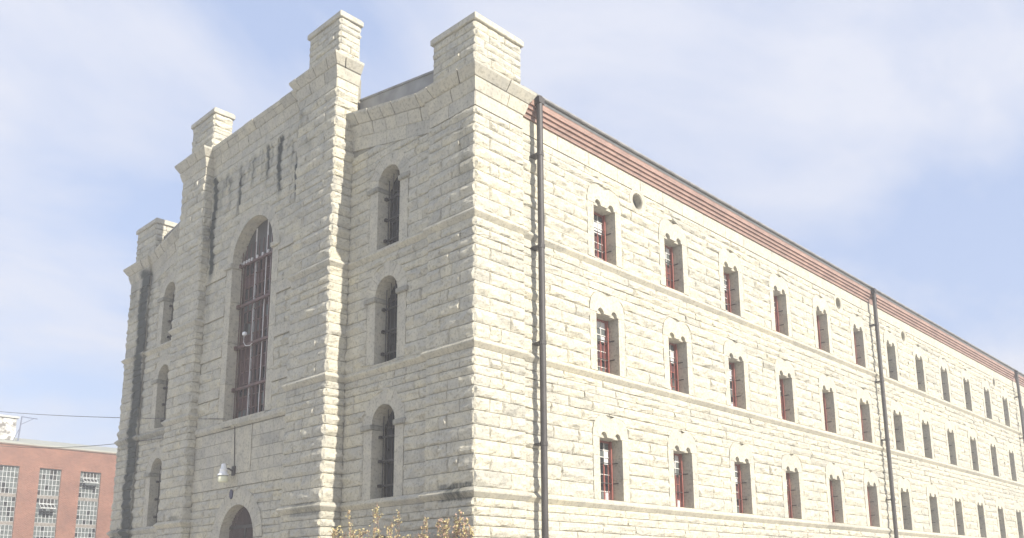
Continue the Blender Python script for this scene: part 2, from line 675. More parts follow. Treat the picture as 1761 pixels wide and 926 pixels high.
def lay(fc, parent, u0, u1, zs, ops=(), style='rock', lens=(.75, 1.55), res=lambda u: .15, proud=0.0, zf=None, quoin=None, styles=None):
    for ci in range(len(zs) - 1):
        z0, z1 = min(zs[ci], zs[ci + 1]), max(zs[ci], zs[ci + 1])
        if z1 - z0 < .06:
            continue
        sty = styles[ci] if styles else style
        for (lf, rf, a, b) in openings_to_intervals(u0, u1, z0, z1, ops):
            L = b - a
            cuts = []
            pos = 0.0
            hgt = z1 - z0
            lo, hi = lens
            if quoin and L < quoin * 1.4:
                cuts = [L * (.33 if ci % 2 else .66)] if L > .9 else []
                if L > 1.6:
                    cuts = [.62] if ci % 2 else [L - .62]
                    if random.random() < .4:
                        cuts.append(L * .5 + (random.random() - .5) * .2)
                        cuts.sort()
            else:
                pos = random.uniform(lo * .5, hi) if ci % 2 else random.uniform(lo, hi)
                while pos < L - lo * .55:
                    cuts.append(pos)
                    pos += random.uniform(lo, hi) * (1.15 if hgt > .35 else 1.0)
            edges = [0] + cuts + [L]
            for k in range(len(edges) - 1):
                l_ = lf if k == 0 else (lambda z, q=a + edges[k]: q)
                r_ = rf if k == len(edges) - 2 else (lambda z, q=a + edges[k + 1]: q)
                stone(fc, parent, zf, l_, r_, z0, z1, sty, res((a + b) / 2), proud if sty == 'rock' else proud + (.012 if sty == 'smooth' else 0))


def rect_op(l, r, z0, z1):
    return lambda z: (l, r) if z0 - .001 < z < z1 + .001 else None


def arch_op(c, hw, z0, spring):
    def f(z):
        if z < z0:
            return None
        if z <= spring:
            return (c - hw, c + hw)
        q = hw * hw - (z - spring) ** 2
        if q <= 0:
            return None
        return (c - math.sqrt(q), c + math.sqrt(q))
    return f


def hump(x, Hh):
    return Hh + .15 + math.sqrt(max(0, .36 - (abs(x) - .35) ** 2))


def side_op(c, sill, Hh):
    def f(z):
        zl = z - sill
        if zl < -.02:
            return None
        if zl <= Hh + .15:
            return (c - .95, c + .95)
        q = .36 - (zl - Hh - .15) ** 2
        if q <= 0:
            return None
        return (c - .35 - math.sqrt(q), c + .35 + math.sqrt(q))
    return f


Z_A = [11.92, 11.66, 11.36, 11.06, 10.66, 10.26, 9.84, 9.45, 9.03, 8.60]
Z_B = [8.33, 8.03, 7.75, 7.47, 7.10, 6.73, 6.33, 5.91, 5.49, 5.06, 4.59]
Z_C = [4.31, 4.06, 3.79, 3.52, 3.19, 2.85, 2.47, 2.06, 1.64, 1.22, .77, .29]
Z_D = [0, -.25, -.51, -.79, -1.10, -1.42, -1.78, -2.15, -2.55, -2.95, -3.35, -3.75, GZ]
ALLZ = [Z_A, Z_B, Z_C, Z_D]

# ------------------------------------------------------------------ the stone building
B = thing('stone_building', 'pale limestone prison block with rock faced walls, arched front bay and corner turrets', 'building', (0, 0, GZ))
B_INV = Matrix.Translation((0, 0, -GZ))


def bpart(o):
    o.parent = B
    o.matrix_parent_inverse = B_INV
    return o


def const_attrs(V):
    return dict(tint=[.5] * len(V), stain=[stain_at(v[0], v[1], v[2]) for v in V])


def sheet_with_holes(name, fc, d, rects, u0, u1, z0, z1):
    """flat core wall at depth d behind fc, with rectangular holes (l,r,b,t)"""
    us = sorted(set([u0, u1] + [v for r in rects for v in r[:2]]))
    zs = sorted(set([z0, z1] + [v for r in rects for v in r[2:]]))
    V, F = [], []
    for i in range(len(us) - 1):
        for j in range(len(zs) - 1):
            um, zm = (us[i] + us[i + 1]) / 2, (zs[j] + zs[j + 1]) / 2
            if any(r[0] < um < r[1] and r[2] < zm < r[3] for r in rects):
                continue
            k = len(V)
            V += [fc.p(us[i], zs[j], d), fc.p(us[i + 1], zs[j], d), fc.p(us[i + 1], zs[j + 1], d), fc.p(us[i], zs[j + 1], d)]
            f = (k, k + 1, k + 2, k + 3)
            F.append(f[::-1] if fc.flip else f)
    return bpart(mesh_obj(name, V, F, M_MORTAR, attrs=dict(tint=[.5] * len(V), stain=[0] * len(V))))


side_rects = [(c - .62, c + .62, s - .02, s + h + .22) for c in WIN for (s, h) in ROWS]
OCU = [(WIN[0] + WIN[1]) / 2 - .08, (WIN[4] + WIN[5]) / 2, (WIN[6] + WIN[7]) / 2, (WIN[10] + WIN[11]) / 2]
OZ, OR = 11.56, .32
side_rects += [(c - OR, c + OR, OZ - OR, OZ + OR) for c in OCU]
P_SIDE = sheet_with_holes('side_wall', F_SIDE, -.03, side_rects, 2.0, XE, GZ, 13.2)
P_PIER = []


def solid(name, x0, x1, y0, y1, z0, z1, mat=None):
    m = MB()
    m.box(x0, x1, y0, y1, z0, z1)
    return bpart(m.build(name, mat or M_MORTAR, attrs=const_attrs(m.V)))


P_CORNER = solid('corner_pier', .03, 2.07, .03, 2.10, GZ, 13.15)
P_CORNERL = solid('corner_pier', .03, 2.07, 22.90, 24.97, GZ, 13.15)
wing_rects = lambda c: [(c - AHW, c + AHW, s - .02, sp + AHW) for (s, sp) in AROWS] + [(c - AHW, c + AHW, GZ + .9, -1.45 + AHW)]
P_WINGR = sheet_with_holes('wing_wall', F_WING, -.03, wing_rects(WINGC[0]), 2.05, 6.55, GZ, 13.6)
P_WINGL = sheet_with_holes('wing_wall', F_WING, -.03, wing_rects(WINGC[1]), 18.40, 22.95, GZ, 13.6)
P_BAYR = solid('bay_pier', XB + .03, .22, 6.53, 8.89, GZ, 16.2)
P_BAYL = solid('bay_pier', XB + .03, .22, 16.31, 18.42, GZ, 16.2)
P_PANEL = sheet_with_holes('bay_panel', F_PANEL, -.03, [(YC - 1.55, YC + 1.55, 3.72, 12.06), (YC - 1.25, YC + 1.25, GZ, .64)], 8.85, 16.35, GZ, 16.2)
# unseen closing faces so that the block is solid
mb = MB()
mb.box(XB + .1, .2, 8.8, 16.4, 16.05, 16.2)
mb.box(.6, XE, 24.6, 25, GZ, 13.2)
mb.box(XE - .1, XE, .3, 25, GZ, 13.2)
mb.box(.225, .5, 6.7, 18.3, 12.9, 15.9)
bpart(mb.build('back_wall', M_MORTAR, attrs=const_attrs(mb.V)))
mb = MB()
mb.box(1.6, XE, 1.2, 23.8, -4.1, 13.0)
bpart(mb.build('inner_core', M_DARK))

# --- roof (low gable behind the parapets)
mb = MB()
for (ya, yb) in ((-.12, 12.5), (25.12, 12.5)):
    mb.quad((.5, ya, 13.24), (XE + .3, ya, 13.24), (XE + .3, yb, 15.9), (.5, yb, 15.9))
    mb.quad((.5, ya, 13.12), (XE + .3, ya, 13.12), (XE + .3, ya, 13.24), (.5, ya, 13.24))
bpart(mb.build('roof', M_ROOF, fix=True))

# ---------------- lay the stones
res_side = lambda u: .13 if u < 16 else (.19 if u < 30 else .28)
side_ops = [side_op(c, s, h) for c in WIN for (s, h) in ROWS]
side_ops += [(lambda z, c=c: ((c - math.sqrt(max(0, .5 ** 2 - (z - OZ) ** 2)), c + math.sqrt(max(0, .5 ** 2 - (z - OZ) ** 2))) if abs(z - OZ) < .5 else None)) for c in OCU]
for zs in ALLZ:
    # the wall in runs so that far stones get a coarser face
    lay(F_SIDE, P_SIDE, 2.12, XE, zs, side_ops, lens=(1.0, 2.2), res=lambda u: .13 if u < 22 else (.2 if u < 34 else .3))
    lay(F_PIL, P_CORNER, 0, 2.1, zs, res=lambda u: .12, quoin=2.1)
    lay(F_FRONT, P_CORNER, 0, 2.13, zs, res=lambda u: .12, quoin=2.13)
    lay(F_FRONT, P_CORNERL, 22.87, 25, zs, res=lambda u: .16, quoin=2.13)
    for c, P, (a, b), r in ((WINGC[0], P_WINGR, (2.13, 6.5), .13), (WINGC[1], P_WINGL, (18.45, 22.87), .16)):
        ops = [arch_op(c, AHW + .46, s - .02, sp) for (s, sp) in AROWS] + [arch_op(c, AHW + .50, GZ + 1.3, -1.45)]
        lay(F_WING, P, a, b, zs, ops, lens=(.6, 1.3), res=lambda u, r=r: r)
    lay(F_BAYP, P_BAYR, 6.5, 8.92, zs, res=lambda u: .13, quoin=2.4)
    lay(F_BAYP, P_BAYL, 16.28, 18.45, zs, res=lambda u: .15, quoin=2.4)
    lay(F_BAYR, P_BAYR, XB, XW, zs, lens=(.7, 1.5), res=lambda u: .12)
    lay(F_BAYL, P_BAYL, XB, XP, zs, lens=(.7, 1.5), res=lambda u: .13)
Z_TOP = [11.92, 12.34, 12.75, 13.15, 13.56, 13.95, 14.34, 14.70, 15.06]
lay(F_BAYP, P_BAYR, 6.5, 8.92, Z_TOP, res=lambda u: .13, quoin=2.4)
lay(F_BAYP, P_BAYL, 16.28, 18.45, Z_TOP, res=lambda u: .15, quoin=2.4)
lay(F_BAYR, P_BAYR, XB, .25, Z_TOP, lens=(.7, 1.5), res=lambda u: .12)
lay(F_BAYL, P_BAYL, XB, XP, Z_TOP, lens=(.7, 1.5), res=lambda u: .13)
# smooth friezes
lay(F_SIDE, P_SIDE, 2.12, XE, [11.94, 12.50], style='smooth', lens=(1.1, 2.2))
lay(F_PIL, P_CORNER, 0, 2.1, [11.94, 12.42], style='smooth', lens=(1.0, 2.2))
lay(F_FRONT, P_CORNER, 0, 2.13, [11.94, 12.42], style='smooth', lens=(1.0, 2.2))
lay(F_FRONT, P_CORNERL, 22.87, 25, [11.94, 12.42], style='smooth', lens=(1.0, 2.2))
lay(F_BAYP, P_BAYR, 6.5, 8.92, [15.06, 15.42], style='smooth', lens=(.9, 1.6))
lay(F_BAYP, P_BAYL, 16.28, 18.45, [15.06, 15.42], style='smooth', lens=(.9, 1.6))
lay(F_BAYR, P_BAYR, XB, .25, [15.06, 15.42], style='smooth')
lay(F_BAYL, P_BAYL, XB, XP, [15.06, 15.42], style='smooth')
lay(F_PANEL, P_PANEL, 8.92, 16.28, [15.06, 15.42], style='smooth', lens=(.9, 1.6))
# raking wing tops: courses below a sloping frieze
rk = lambda y, z, c: z + .215 * ((y - 2.13) if c == 0 else (22.87 - y))
for ci, (P, a, b) in enumerate(((P_WINGR, 2.13, 6.5), (P_WINGL, 18.45, 22.87))):
    def tri_op(z, ci=ci, a=a, b=b):
        k = (z - 11.86) / .215
        if k <= 0:
            return None
        return (a - 5, a + k) if ci == 0 else (b - k, b + 5)
    lay(F_WING, P, a, b, [11.92, 12.22, 12.52, 12.82], [tri_op] + [arch_op(WINGC[ci], AHW + .46, 8, 10.88)], lens=(.7, 1.3), res=lambda u: .14)
    lay(F_WING, P, a, b, [11.86, 12.36], style='smooth', lens=(.9, 1.5), zf=lambda z, u, ci=ci: rk(u, z, ci), proud=.01)
# the bay panel
zp, st = [], []
z = 3.95
for k, zb in enumerate((4.98, 6.67, 8.37, 10.08)):
    n = 3 if k else 2
    z_ = zp[-1] if zp else 3.92
    zp2 = [z_ + (zb - z_) * i / n for i in range(n)] if zp else [z_, (z_ + zb) / 2]
    for q in zp2:
        if not zp or q > zp[-1] + .01:
            zp.append(q)
            st.append('rock')
    if zp[-1] < zb - .01:
        zp.append(zb)
    st.append('smooth')
    zp.append(zb + .42)
while len(st) < len(zp) - 1:
    st.append('rock')
big_op = arch_op(YC, 1.55 + .43, 3.7, 10.5)
for i in range(len(zp) - 1):
    zz = zp[i], zp[i + 1]
    sm = any(abs(zz[0] - q) < .02 for q in (4.98, 6.67, 8.37, 10.08))
    lay(F_PANEL, P_PANEL, 8.92, 16.28, zz, [big_op], style='smooth' if sm else 'rock', lens=(.7, 1.3) if not sm else (1.2, 2.2), proud=.055 if sm else 0, res=lambda u: .14)
zt = [10.50 + (15.06 - 10.50) * i / 11 for i in range(12)]
lay(F_PANEL, P_PANEL, 8.92, 16.28, zt, [big_op], lens=(.6, 1.25), res=lambda u: .14)
zs = [1.33, 1.80, 2.24, 2.68, 3.12, 3.58]
mid_op = rect_op(11.75, 13.25, 1.85, 3.6)
lay(F_PANEL, P_PANEL, 8.92, 16.28, zs[:2], style='smooth', lens=(1.2, 2.4), proud=.03)
lay(F_PANEL, P_PANEL, 8.92, 16.28, zs[1:], [mid_op], style='smooth', lens=(.7, 1.4))
stone(F_PANEL, P_PANEL, None, lambda z: 11.75, lambda z: 13.25, 1.82, 3.57, 'smooth', proud=.035)
door_op = arch_op(YC, 1.25 + .58, GZ, -.62)
lay(F_PANEL, P_PANEL, 8.92, 16.28, [1.33, .95, .60, .29, 0, -.25, -.51, -.79, -1.10, -1.42, -1.78, -2.15, -2.55, -2.95, -3.35, -3.75, GZ], [door_op], lens=(.6, 1.2), res=lambda u: .14)


# ---------------- string courses and cornices (extruded round the plan)
def offset_path(path):
    P = [Vector((x, y)) for x, y in path]
    out = []
    for i, p in enumerate(P):
        def nrm(a, b):
            d = (b - a).normalized()
            return Vector((-d.y, d.x))
        if i == 0:
            m = nrm(P[0], P[1])
        elif i == len(P) - 1:
            m = nrm(P[-2], P[-1])
        else:
            n1, n2 = nrm(P[i - 1], P[i]), nrm(P[i], P[i + 1])
            m = (n1 + n2)
            m = m / m.dot(n1)
        out.append(m)
    return P, out


def moulding(name, path, prof, step=.45, mat=None, stone_len=None, zslope=None, gap=.006):
    """one object per straight run; profile = (offset, z) list, closed at the back"""
    P, Mi = offset_path(path)
    res = []
    for i in range(len(P) - 1):
        a, b, ma, mb_ = P[i], P[i + 1], Mi[i], Mi[i + 1]
        L = (b - a).length
        cuts = [0.0]
        if stone_len:
            t = stone_len * random.uniform(.6, 1.1)
            while t < L - stone_len * .4:
                cuts.append(t)
                t += stone_len * random.uniform(.8, 1.2)
        cuts.append(L)
        m = MB()
        tint = []
        for c in range(len(cuts) - 1):
            t0 = cuts[c] + (gap if c else 0)
            t1 = cuts[c + 1] - (gap if c < len(cuts) - 2 else 0)
            n = max(1, int((t1 - t0) / step))
            k0 = len(m.V)
            tv = min(1, max(0, random.gauss(.55, .15)))
            jit = random.uniform(-gap, gap) if stone_len else 0
            for s in range(n + 1):
                f = (t0 + (t1 - t0) * s / n) / L
                o = a.lerp(b, f)
                mm = ma.lerp(mb_, f)
                # straight run: the offset direction is constant except at mitres
                base_n = Vector((-(b - a).normalized().y, (b - a).normalized().x))
                dirv = (b - a).normalized()
                for (d, z) in prof:
                    sh0 = ma.dot(dirv) * d
                    sh1 = mb_.dot(dirv) * d
                    tpos = sh0 + (L + sh1 - sh0) * f if True else 0
                    q = a + dirv * tpos + base_n * (d + (jit if d > .03 else 0))
                    zz = z + (zslope(q) if zslope else 0)
                    m.V.append((q.x, q.y, zz))
                    tint.append(tv)
            np_ = len(prof)
            for s in range(n):
                for j in range(np_):
                    j2 = (j + 1) % np_
                    q = k0 + s * np_
                    m.F.append((q + j, q + np_ + j, q + np_ + j2, q + j2))
                    m.mi.append(0)
            m.F.append(tuple(k0 + j for j in range(np_)))
            m.mi.append(0)
            m.F.append(tuple(k0 + n * np_ + j for j in range(np_))[::-1])
            m.mi.append(0)
        st_ = [stain_at(v[0], v[1], v[2]) for v in m.V]
        o = bpart(m.build(name, mat or M_SMOOTH, attrs=dict(tint=tint, stain=st_), fix=True))
        res.append(o)
    return res


def string_prof(z, top=.29):
    return [(-.04, z), (.012, z), (.125, z + .135), (.13, z + .175), (.02, z + top), (-.04, z + top)]


plan_right = [(XE, DW), (2.1, DW), (2.1, 0), (0, 0), (0, 2.13), (XW, 2.13), (XW, 6.5), (XB, 6.5), (XB, 8.92), (XP + .02, 8.92)]
plan_left = [(XP + .02, 16.28), (XB, 16.28), (XB, 18.45), (XW, 18.45), (XW, 22.87), (0, 22.87), (0, 25), (2, 25)]
for z in (0, 4.31, 8.32):
    moulding('string_course', plan_right, string_prof(z), stone_len=2.4)
    moulding('string_course', plan_left, string_prof(z), stone_len=2.4)
# sill string below the big window, and below the smooth zone
moulding('string_course', [(XP, 8.92), (XP, 16.28)], [(-.04, 3.62), (.02, 3.62), (.10, 3.72), (.10, 3.84), (.02, 3.93), (-.04, 3.93)], stone_len=1.6)
moulding('base_course', [(XE, DW), (2.1, DW), (2.1, 0), (0, 0), (0, 2.13), (XW, 2.13), (XW, 6.5), (XB, 6.5), (XB, 8.92), (XP, 8.92), (XP, 10.6)], [(-.04, GZ), (.12, GZ), (.12, GZ + .5), (.03, GZ + .62), (-.04, GZ + .62)], stone_len=1.6)
moulding('base_course', [(XP, 14.4), (XP, 16.28), (XB, 16.28), (XB, 18.45), (XW, 18.45), (XW, 22.87), (0, 22.87), (0, 25), (2, 25)], [(-.04, GZ), (.12, GZ), (.12, GZ + .5), (.03, GZ + .62), (-.04, GZ + .62)], stone_len=1.6)


def cornice(name, path, z, h=.78, out=.27, stone_len=1.1, zslope=None):
    lo = [(-.04, z), (.015, z), (.035, z + .02), (.115, z + .30 * h / .78), (.13, z + .385 * h / .78), (-.04, z + .385 * h / .78)]
    hi = [(-.04, z + .405 * h / .78), (.10, z + .405 * h / .78), (.145, z + .43 * h / .78), (out - .01, z + .70 * h / .78), (out, z + .78 * h / .78), (-.04, z + .86 * h / .78)]
    moulding(name, path, lo, stone_len=stone_len, zslope=zslope, gap=.012)
    moulding(name, path, hi, stone_len=stone_len * .9, zslope=zslope, gap=.016)


cornice('cornice', [(2.1, .4), (2.1, 0), (0, 0), (0, 2.13), (.3, 2.13)], 12.42, out=.33)
cornice('cornice', [(.3, 22.87), (0, 22.87), (0, 25), (2, 25)], 12.42, out=.33)
cornice('cornice', [(.25, 6.5), (XB, 6.5), (XB, 8.92), (XP, 8.92), (XP, 16.28), (XB, 16.28), (XB, 18.45), (.25, 18.45)], 15.42, h=.80, out=.32, stone_len=.85)
cornice('raking_cornice', [(XW, 2.13), (XW, 6.5)], 12.36, h=.84, out=.34, stone_len=.7, zslope=lambda q: .215 * (q.y - 2.13))
cornice('raking_cornice', [(XW, 18.45), (XW, 22.87)], 12.36, h=.84, out=.34, stone_len=.7, zslope=lambda q: .215 * (22.87 - q.y))
# dark parapets behind the raking cornices
for (ya, yb, za, zb) in ((2.0, 6.6, 14.22, 14.95), (18.4, 23.0, 14.95, 14.22)):
    mb = MB()
    mb.prism([(ya, 12.6), (yb, 12.6), (yb, zb), (ya, za)], lambda p: (.42, p[0], p[1]), lambda p: (.62, p[0], p[1]))
    mb.prism([(ya, za), (yb, zb), (yb, zb + .07), (ya, za + .07)], lambda p: (.38, p[0], p[1]), lambda p: (.66, p[0], p[1]))
    bpart(mb.build('parapet', M_SLATE, fix=True))


# ---------------- turrets
def turret(x0, x1, y0, y1, z0, z1, zs_n, right_visible=True, r=.12):
    m = MB()
    m.box(x0 + .03, x1 - .03, y0 + .03, y1 - .03, z0 - .2, z1 - .05)
    P = bpart(m.build('turret', M_MORTAR, attrs=const_attrs(m.V)))
    zs = [z0 + (z1 - .26 - z0) * i / zs_n for i in range(zs_n + 1)]
    lay(Face((x0, 0, 0), (0, 1, 0), (-1, 0, 0)), P, y0, y1, zs, lens=(.5, 1.1), res=lambda u: r, quoin=None)
    lay(Face((0, y0, 0), (1, 0, 0), (0, -1, 0)), P, x0, x1, zs, lens=(.5, 1.1), res=lambda u: r)
    lay(Face((0, y1, 0), (1, 0, 0), (0, 1, 0)), P, x0, x1, zs, lens=(.5, 1.1), res=lambda u: .2)
    lay(Face((x1, 0, 0), (0, 1, 0), (1, 0, 0)), P, y0, y1, zs, lens=(.5, 1.1), res=lambda u: .2)
    m = MB()
    e = .09
    m.box(x0 - e, x1 + e, y0 - e, y1 + e, z1 - .26, z1 - .06)
    m.box(x0 - e + .04, x1 + e - .04, y0 - e + .04, y1 + e - .04, z1 - .06, z1)
    c = m.build('cap_stone', M_SMOOTH, P, attrs=const_attrs(m.V))
    c.matrix_parent_inverse = Matrix.Identity(4)
    bevel(c, .02)


turret(.02, 2.03, .02, 2.0, 13.25, 15.12, 6)
turret(.02, 2.03, 22.62, 24.72, 13.25, 15.25, 6, r=.16)
turret(XB + .02, .20, 6.42, 8.42, 16.25, 18.06, 6)
turret(-.46, .36, 16.22, 18.25, 16.25, 18.30, 6, r=.15)

# ---------------- brick cornice along the side
runs = [(2.12, 29.35), (30.15, 56.0), (56.8, XE)]
steps = [(12.50, 12.64, .07), (12.64, 12.78, .13), (12.78, 12.92, .19), (12.92, 13.30, .25)]
for i, (z0, z1, pr) in enumerate(steps):
    m = MB()
    if i < 3:
        for q, (a, b) in enumerate(runs):
            m.box(a + i * .05, b - (0 if q == 2 else i * .0), DW - pr, DW + .05, z0, z1)
    else:
        m.box(2.12 + .2, XE, DW - pr, DW + .05, z0, z1)
    bpart(m.build('brick_corbel', M_BRICKC))
# plain brick behind the pipes
m = MB()
for (a, b) in ((29.35, 30.15), (56.0, 56.8)):
    m.box(a, b, DW - .03, DW + .05, 12.5, 12.92)
bpart(m.build('brick_recess', M_BRICKC))
m = MB()
gp = [(.26, 13.245), (.34, 13.245), (.37, 13.27), (.37, 13.32), (.26, 13.32)]
m.prism(gp, lambda p: (1.9, DW - p[0], p[1]), lambda p: (XE, DW - p[0], p[1]))
bpart(m.build('gutter', M_GUTTER, fix=True))


# ---------------- downpipes
def pipe(x, lab):
    m = MB()
    y = DW - .36
    m.tube([(x, DW - .36, 13.24), (x, DW - .36, 13.12), (x, y, 12.75), (x, y, 12.4), (x, y, 8), (x, y, 4), (x, y, 0), (x, y, GZ + .1)], .105, n=12)
    p = bpart(m.build('downpipe', M_PIPE, smooth=True))
    for zc in (1.75, 4.9, 8.05, 11.2):
        b = MB()
        b.lathe((x, y, zc), [(.105, -.07), (.122, -.06), (.122, .06), (.105, .07)], n=10)
        b.box(x - .14, x + .14, y + .05, DW + .0, zc - .025, zc + .025)
        b.build('pipe_bracket', M_PIPE, p)
    h = MB()
    h.box(x - .13, x + .13, DW - .47, DW - .252, 12.98, 13.2)
    h.build('hopper_head', M_PIPE, p)
    return p


for x in (2.67, 29.42, 56.05):
    pipe(x, '')

# ---------------- side windows
def lintel_mesh(Hh):
    pts = [(-.95, Hh), (-.54, Hh)]
    for t in range(0, 9):
        a = PI - PI * t / 8
        pts.append((-.37 + .155 * math.cos(a), Hh + .03 + .155 * math.sin(a)))
    pts += [(-.20, Hh), (.20, Hh)]
    for t in range(0, 9):
        a = PI - PI * t / 8
        pts.append((.37 + .155 * math.cos(a), Hh + .03 + .155 * math.sin(a)))
    pts += [(.54, Hh), (.95, Hh)]
    for i in range(0, 25):
        x = .95 - 1.9 * i / 24
        pts.append((x, hump(x, Hh)))
    q = []
    for p in pts:
        if not q or (abs(p[0] - q[-1][0]) + abs(p[1] - q[-1][1])) > 1e-4:
            q.append(p)
    return q


TR = random.Random(77)


def attr_obj(m, name, mat, parent, fix=True):
    o = m.build(name, mat, parent, attrs=dict(tint=[TR.uniform(.4, .8)] * len(m.V), stain=[0] * len(m.V)), fix=fix)
    return o


def make_window(Hh, variant, PAINT=None):
    PAINT = PAINT or M_RED
    rng = random.Random(variant * 17 + 3)
    m = MB()
    yg = .53
    # sash frame: red outer frame, meeting rail, muntins (white above, red below)
    for (a, b) in ((-.61, -.54), (.54, .61)):
        m.box(a, b, yg - .06, yg + .04, 0, Hh, 0)
    m.box(-.54, .54, yg - .06, yg + .04, 0, .07, 0)
    m.box(-.54, .54, yg - .06, yg + .04, Hh - .06, Hh, 0)
    mid = Hh * .60
    m.box(-.54, .54, yg - .05, yg + .04, mid - .03, mid + .03, 2)
    for x in (-.27, 0, .27):
        m.box(x - .014, x + .014, yg - .03, yg + .02, .07, mid - .03, 0)
        m.box(x - .014, x + .014, yg - .03, yg + .02, mid + .03, Hh - .06, 1)
    rows_lo = [.07 + (mid - .1) * i / 4 for i in range(1, 4)]
    rows_hi = [mid + .03 + (Hh - .09 - mid) * i / 3 for i in range(1, 3)]
    for z in rows_lo:
        m.box(-.54, .54, yg - .031, yg + .021, z - .013, z + .013, 0 if variant % 2 else 1)
    for z in rows_hi:
        m.box(-.54, .54, yg - .031, yg + .021, z - .013, z + .013, 1)
    w = m.build('window', [PAINT, M_WHITEBAR, M_IRON], None)
    # panes
    g = MB()
    zs_ = [.07] + rows_lo + [mid] + rows_hi + [Hh - .06]
    xs_ = [-.54, -.27, 0, .27, .54]
    for j in range(len(zs_) - 1):
        for i in range(4):
            up = zs_[j] >= mid - .01
            r = rng.random()
            if up:
                k = 2 if r < .5 else (3 if r < .85 else 0)
                if variant in (1, 3) and r > .3:
                    k = 3
            else:
                k = 1 if r < .55 else (0 if r < .85 else 3)
                if j == 0:
                    k = 2 if r < .5 else 3
            tl = rng.uniform(-.004, .004)
            g.quad((xs_[i], yg + tl, zs_[j]), (xs_[i + 1], yg - tl, zs_[j]), (xs_[i + 1], yg - tl, zs_[j + 1]), (xs_[i], yg + tl, zs_[j + 1]), k)
    g.build('glass', [M_GLASS, M_GLASSP, M_GLASSW, M_GLASSG], w)
    # security grille over the lower sash, with anchors let into the reveals
    b = MB()
    top = mid + .02
    for x in (-.36, -.12, .12, .36):
        b.tube([(x, .42, 0.0), (x, .42, top)], .016, n=6, m=0)
    b.box(.515, .57, .39, .45, 0, Hh, 0)
    b.box(-.57, -.515, .39, .45, 0, Hh, 0)
    for z in (Hh * .30, Hh * .63):
        b.box(-.57, .57, .40, .435, z - .013, z + .013, 1)
        b.box(.575, .607, .17, .40, z - .015, z + .015, 1)
    b.build('security_bars', [PAINT, M_IRON], w)
    # dressed stone surround
    for s in (-1, 1):
        j = MB()
        j = None
        zc = [0, Hh * .36, Hh * .70, Hh] if (variant + s) % 2 else [0, Hh * .52, Hh]
        for q in range(len(zc) - 1):
            j = MB()
            x0, x1 = sorted((s * .61, s * .947))
            j.box(x0, x1, -.028, .78, zc[q] + (.004 if q else 0), zc[q + 1] - .004)
            attr_obj(j, 'jamb_stone', M_SMOOTH, w)
    pts = lintel_mesh(Hh)
    l = MB()
    l.prism(pts, lambda p: (p[0], -.034, p[1] + .004), lambda p: (p[0], .76, p[1] + .004))
    l.box(-.60, .60, .085, .77, Hh + .006, Hh + .235)
    attr_obj(l, 'lintel_stone', M_SMOOTH, w)
    s_ = MB()
    s_.box(-.609, .609, -.03, .78, -.06, -.004)
    attr_obj(s_, 'sill', M_SMOOTH, w)
    return w


def link_copy(o, parent=None):
    c = o.copy()
    COL.objects.link(c)
    c.parent = parent
    for ch in list(o.children):
        d = ch.copy()
        COL.objects.link(d)
        d.parent = c
    return c


for ri, (sill, Hh) in enumerate(ROWS):
    protos = [make_window(Hh, v + ri) for v in range(4)] + [make_window(Hh, v, M_BROWN) for v in (5, 6)]
    for k, x in enumerate(WIN):
        pr = protos[(k * 3 + ri) % 4] if k < 6 else protos[4 + (k + ri) % 2]
        w = pr if pr.parent is None else link_copy(pr)
        bpart(w)
        w.location = (x, DW, sill)
for o in list(bpy.data.objects):
    if o.name.startswith('window') and o.parent is None:
        for ch in list(o.children):
            bpy.data.objects.remove(ch)
        bpy.data.objects.remove(o)

# oculi: a carved ring and a round dark opening
for c in OCU:
    m = MB()
    n = 28
    rings = [(.51, -.03), (.51, .022), (.44, .03), (.40, .012), (.335, .02), (.30, -.02), (.29, -.5)]
    for (r, d) in rings:
        for j in range(n):
            t = 2 * PI * j / n
            m.V.append((c + r * math.cos(t), DW - d, OZ + r * math.sin(t)))
    for i in range(len(rings) - 1):
        for j in range(n):
            q = i * n
            m.F.append((q + j, q + (j + 1) % n, q + n + (j + 1) % n, q + n + j))
            m.mi.append(0)
    k = len(m.V)
    m.V += [(c + .3 * math.cos(2 * PI * j / n), DW + .42, OZ + .3 * math.sin(2 * PI * j / n)) for j in range(n)]
    oc = bpart(attr_obj(m, 'oculus', M_SMOOTH, None))
    d = MB()
    d.V = [(c + .295 * math.cos(2 * PI * j / n), DW + .30, OZ + .295 * math.sin(2 * PI * j / n)) for j in range(n)]
    d.F = [tuple(range(n))]
    d.mi = [0]
    dd = d.build('vent_plate', M_GLASSG, oc)


# ---------------- arched openings of the front
def ring_stones(parent, c, spring, r0, r1, xf, depth, n, proud=.02, key=False, g=.006):
    for k in range(n):
        a0, a1 = PI * k / n, PI * (k + 1) / n
        dg = g / r1
        m = MB()
        sub = 4
        pts = []
        rr1 = r1 + (.04 if key and k == n // 2 else 0)
        for i in range(sub + 1):
            a = a0 + dg + (a1 - a0 - 2 * dg) * i / sub
            pts.append((c + r0 * math.cos(a), spring + r0 * math.sin(a)))
        for i in range(sub, -1, -1):
            a = a0 + dg + (a1 - a0 - 2 * dg) * i / sub
            pts.append((c + rr1 * math.cos(a), spring + rr1 * math.sin(a)))
        pj = proud + random.uniform(-.003, .003)
        m.prism(pts, lambda p: (xf - pj, p[0], p[1]), lambda p: (xf + depth, p[0], p[1]))
        tv = min(1, max(0, random.gauss(.55, .12)))
        m.build('voussoir', M_SMOOTH, parent, attrs=dict(tint=[tv] * len(m.V), stain=[.6 * stain_at(v[0], v[1], v[2]) for v in m.V]), fix=True)


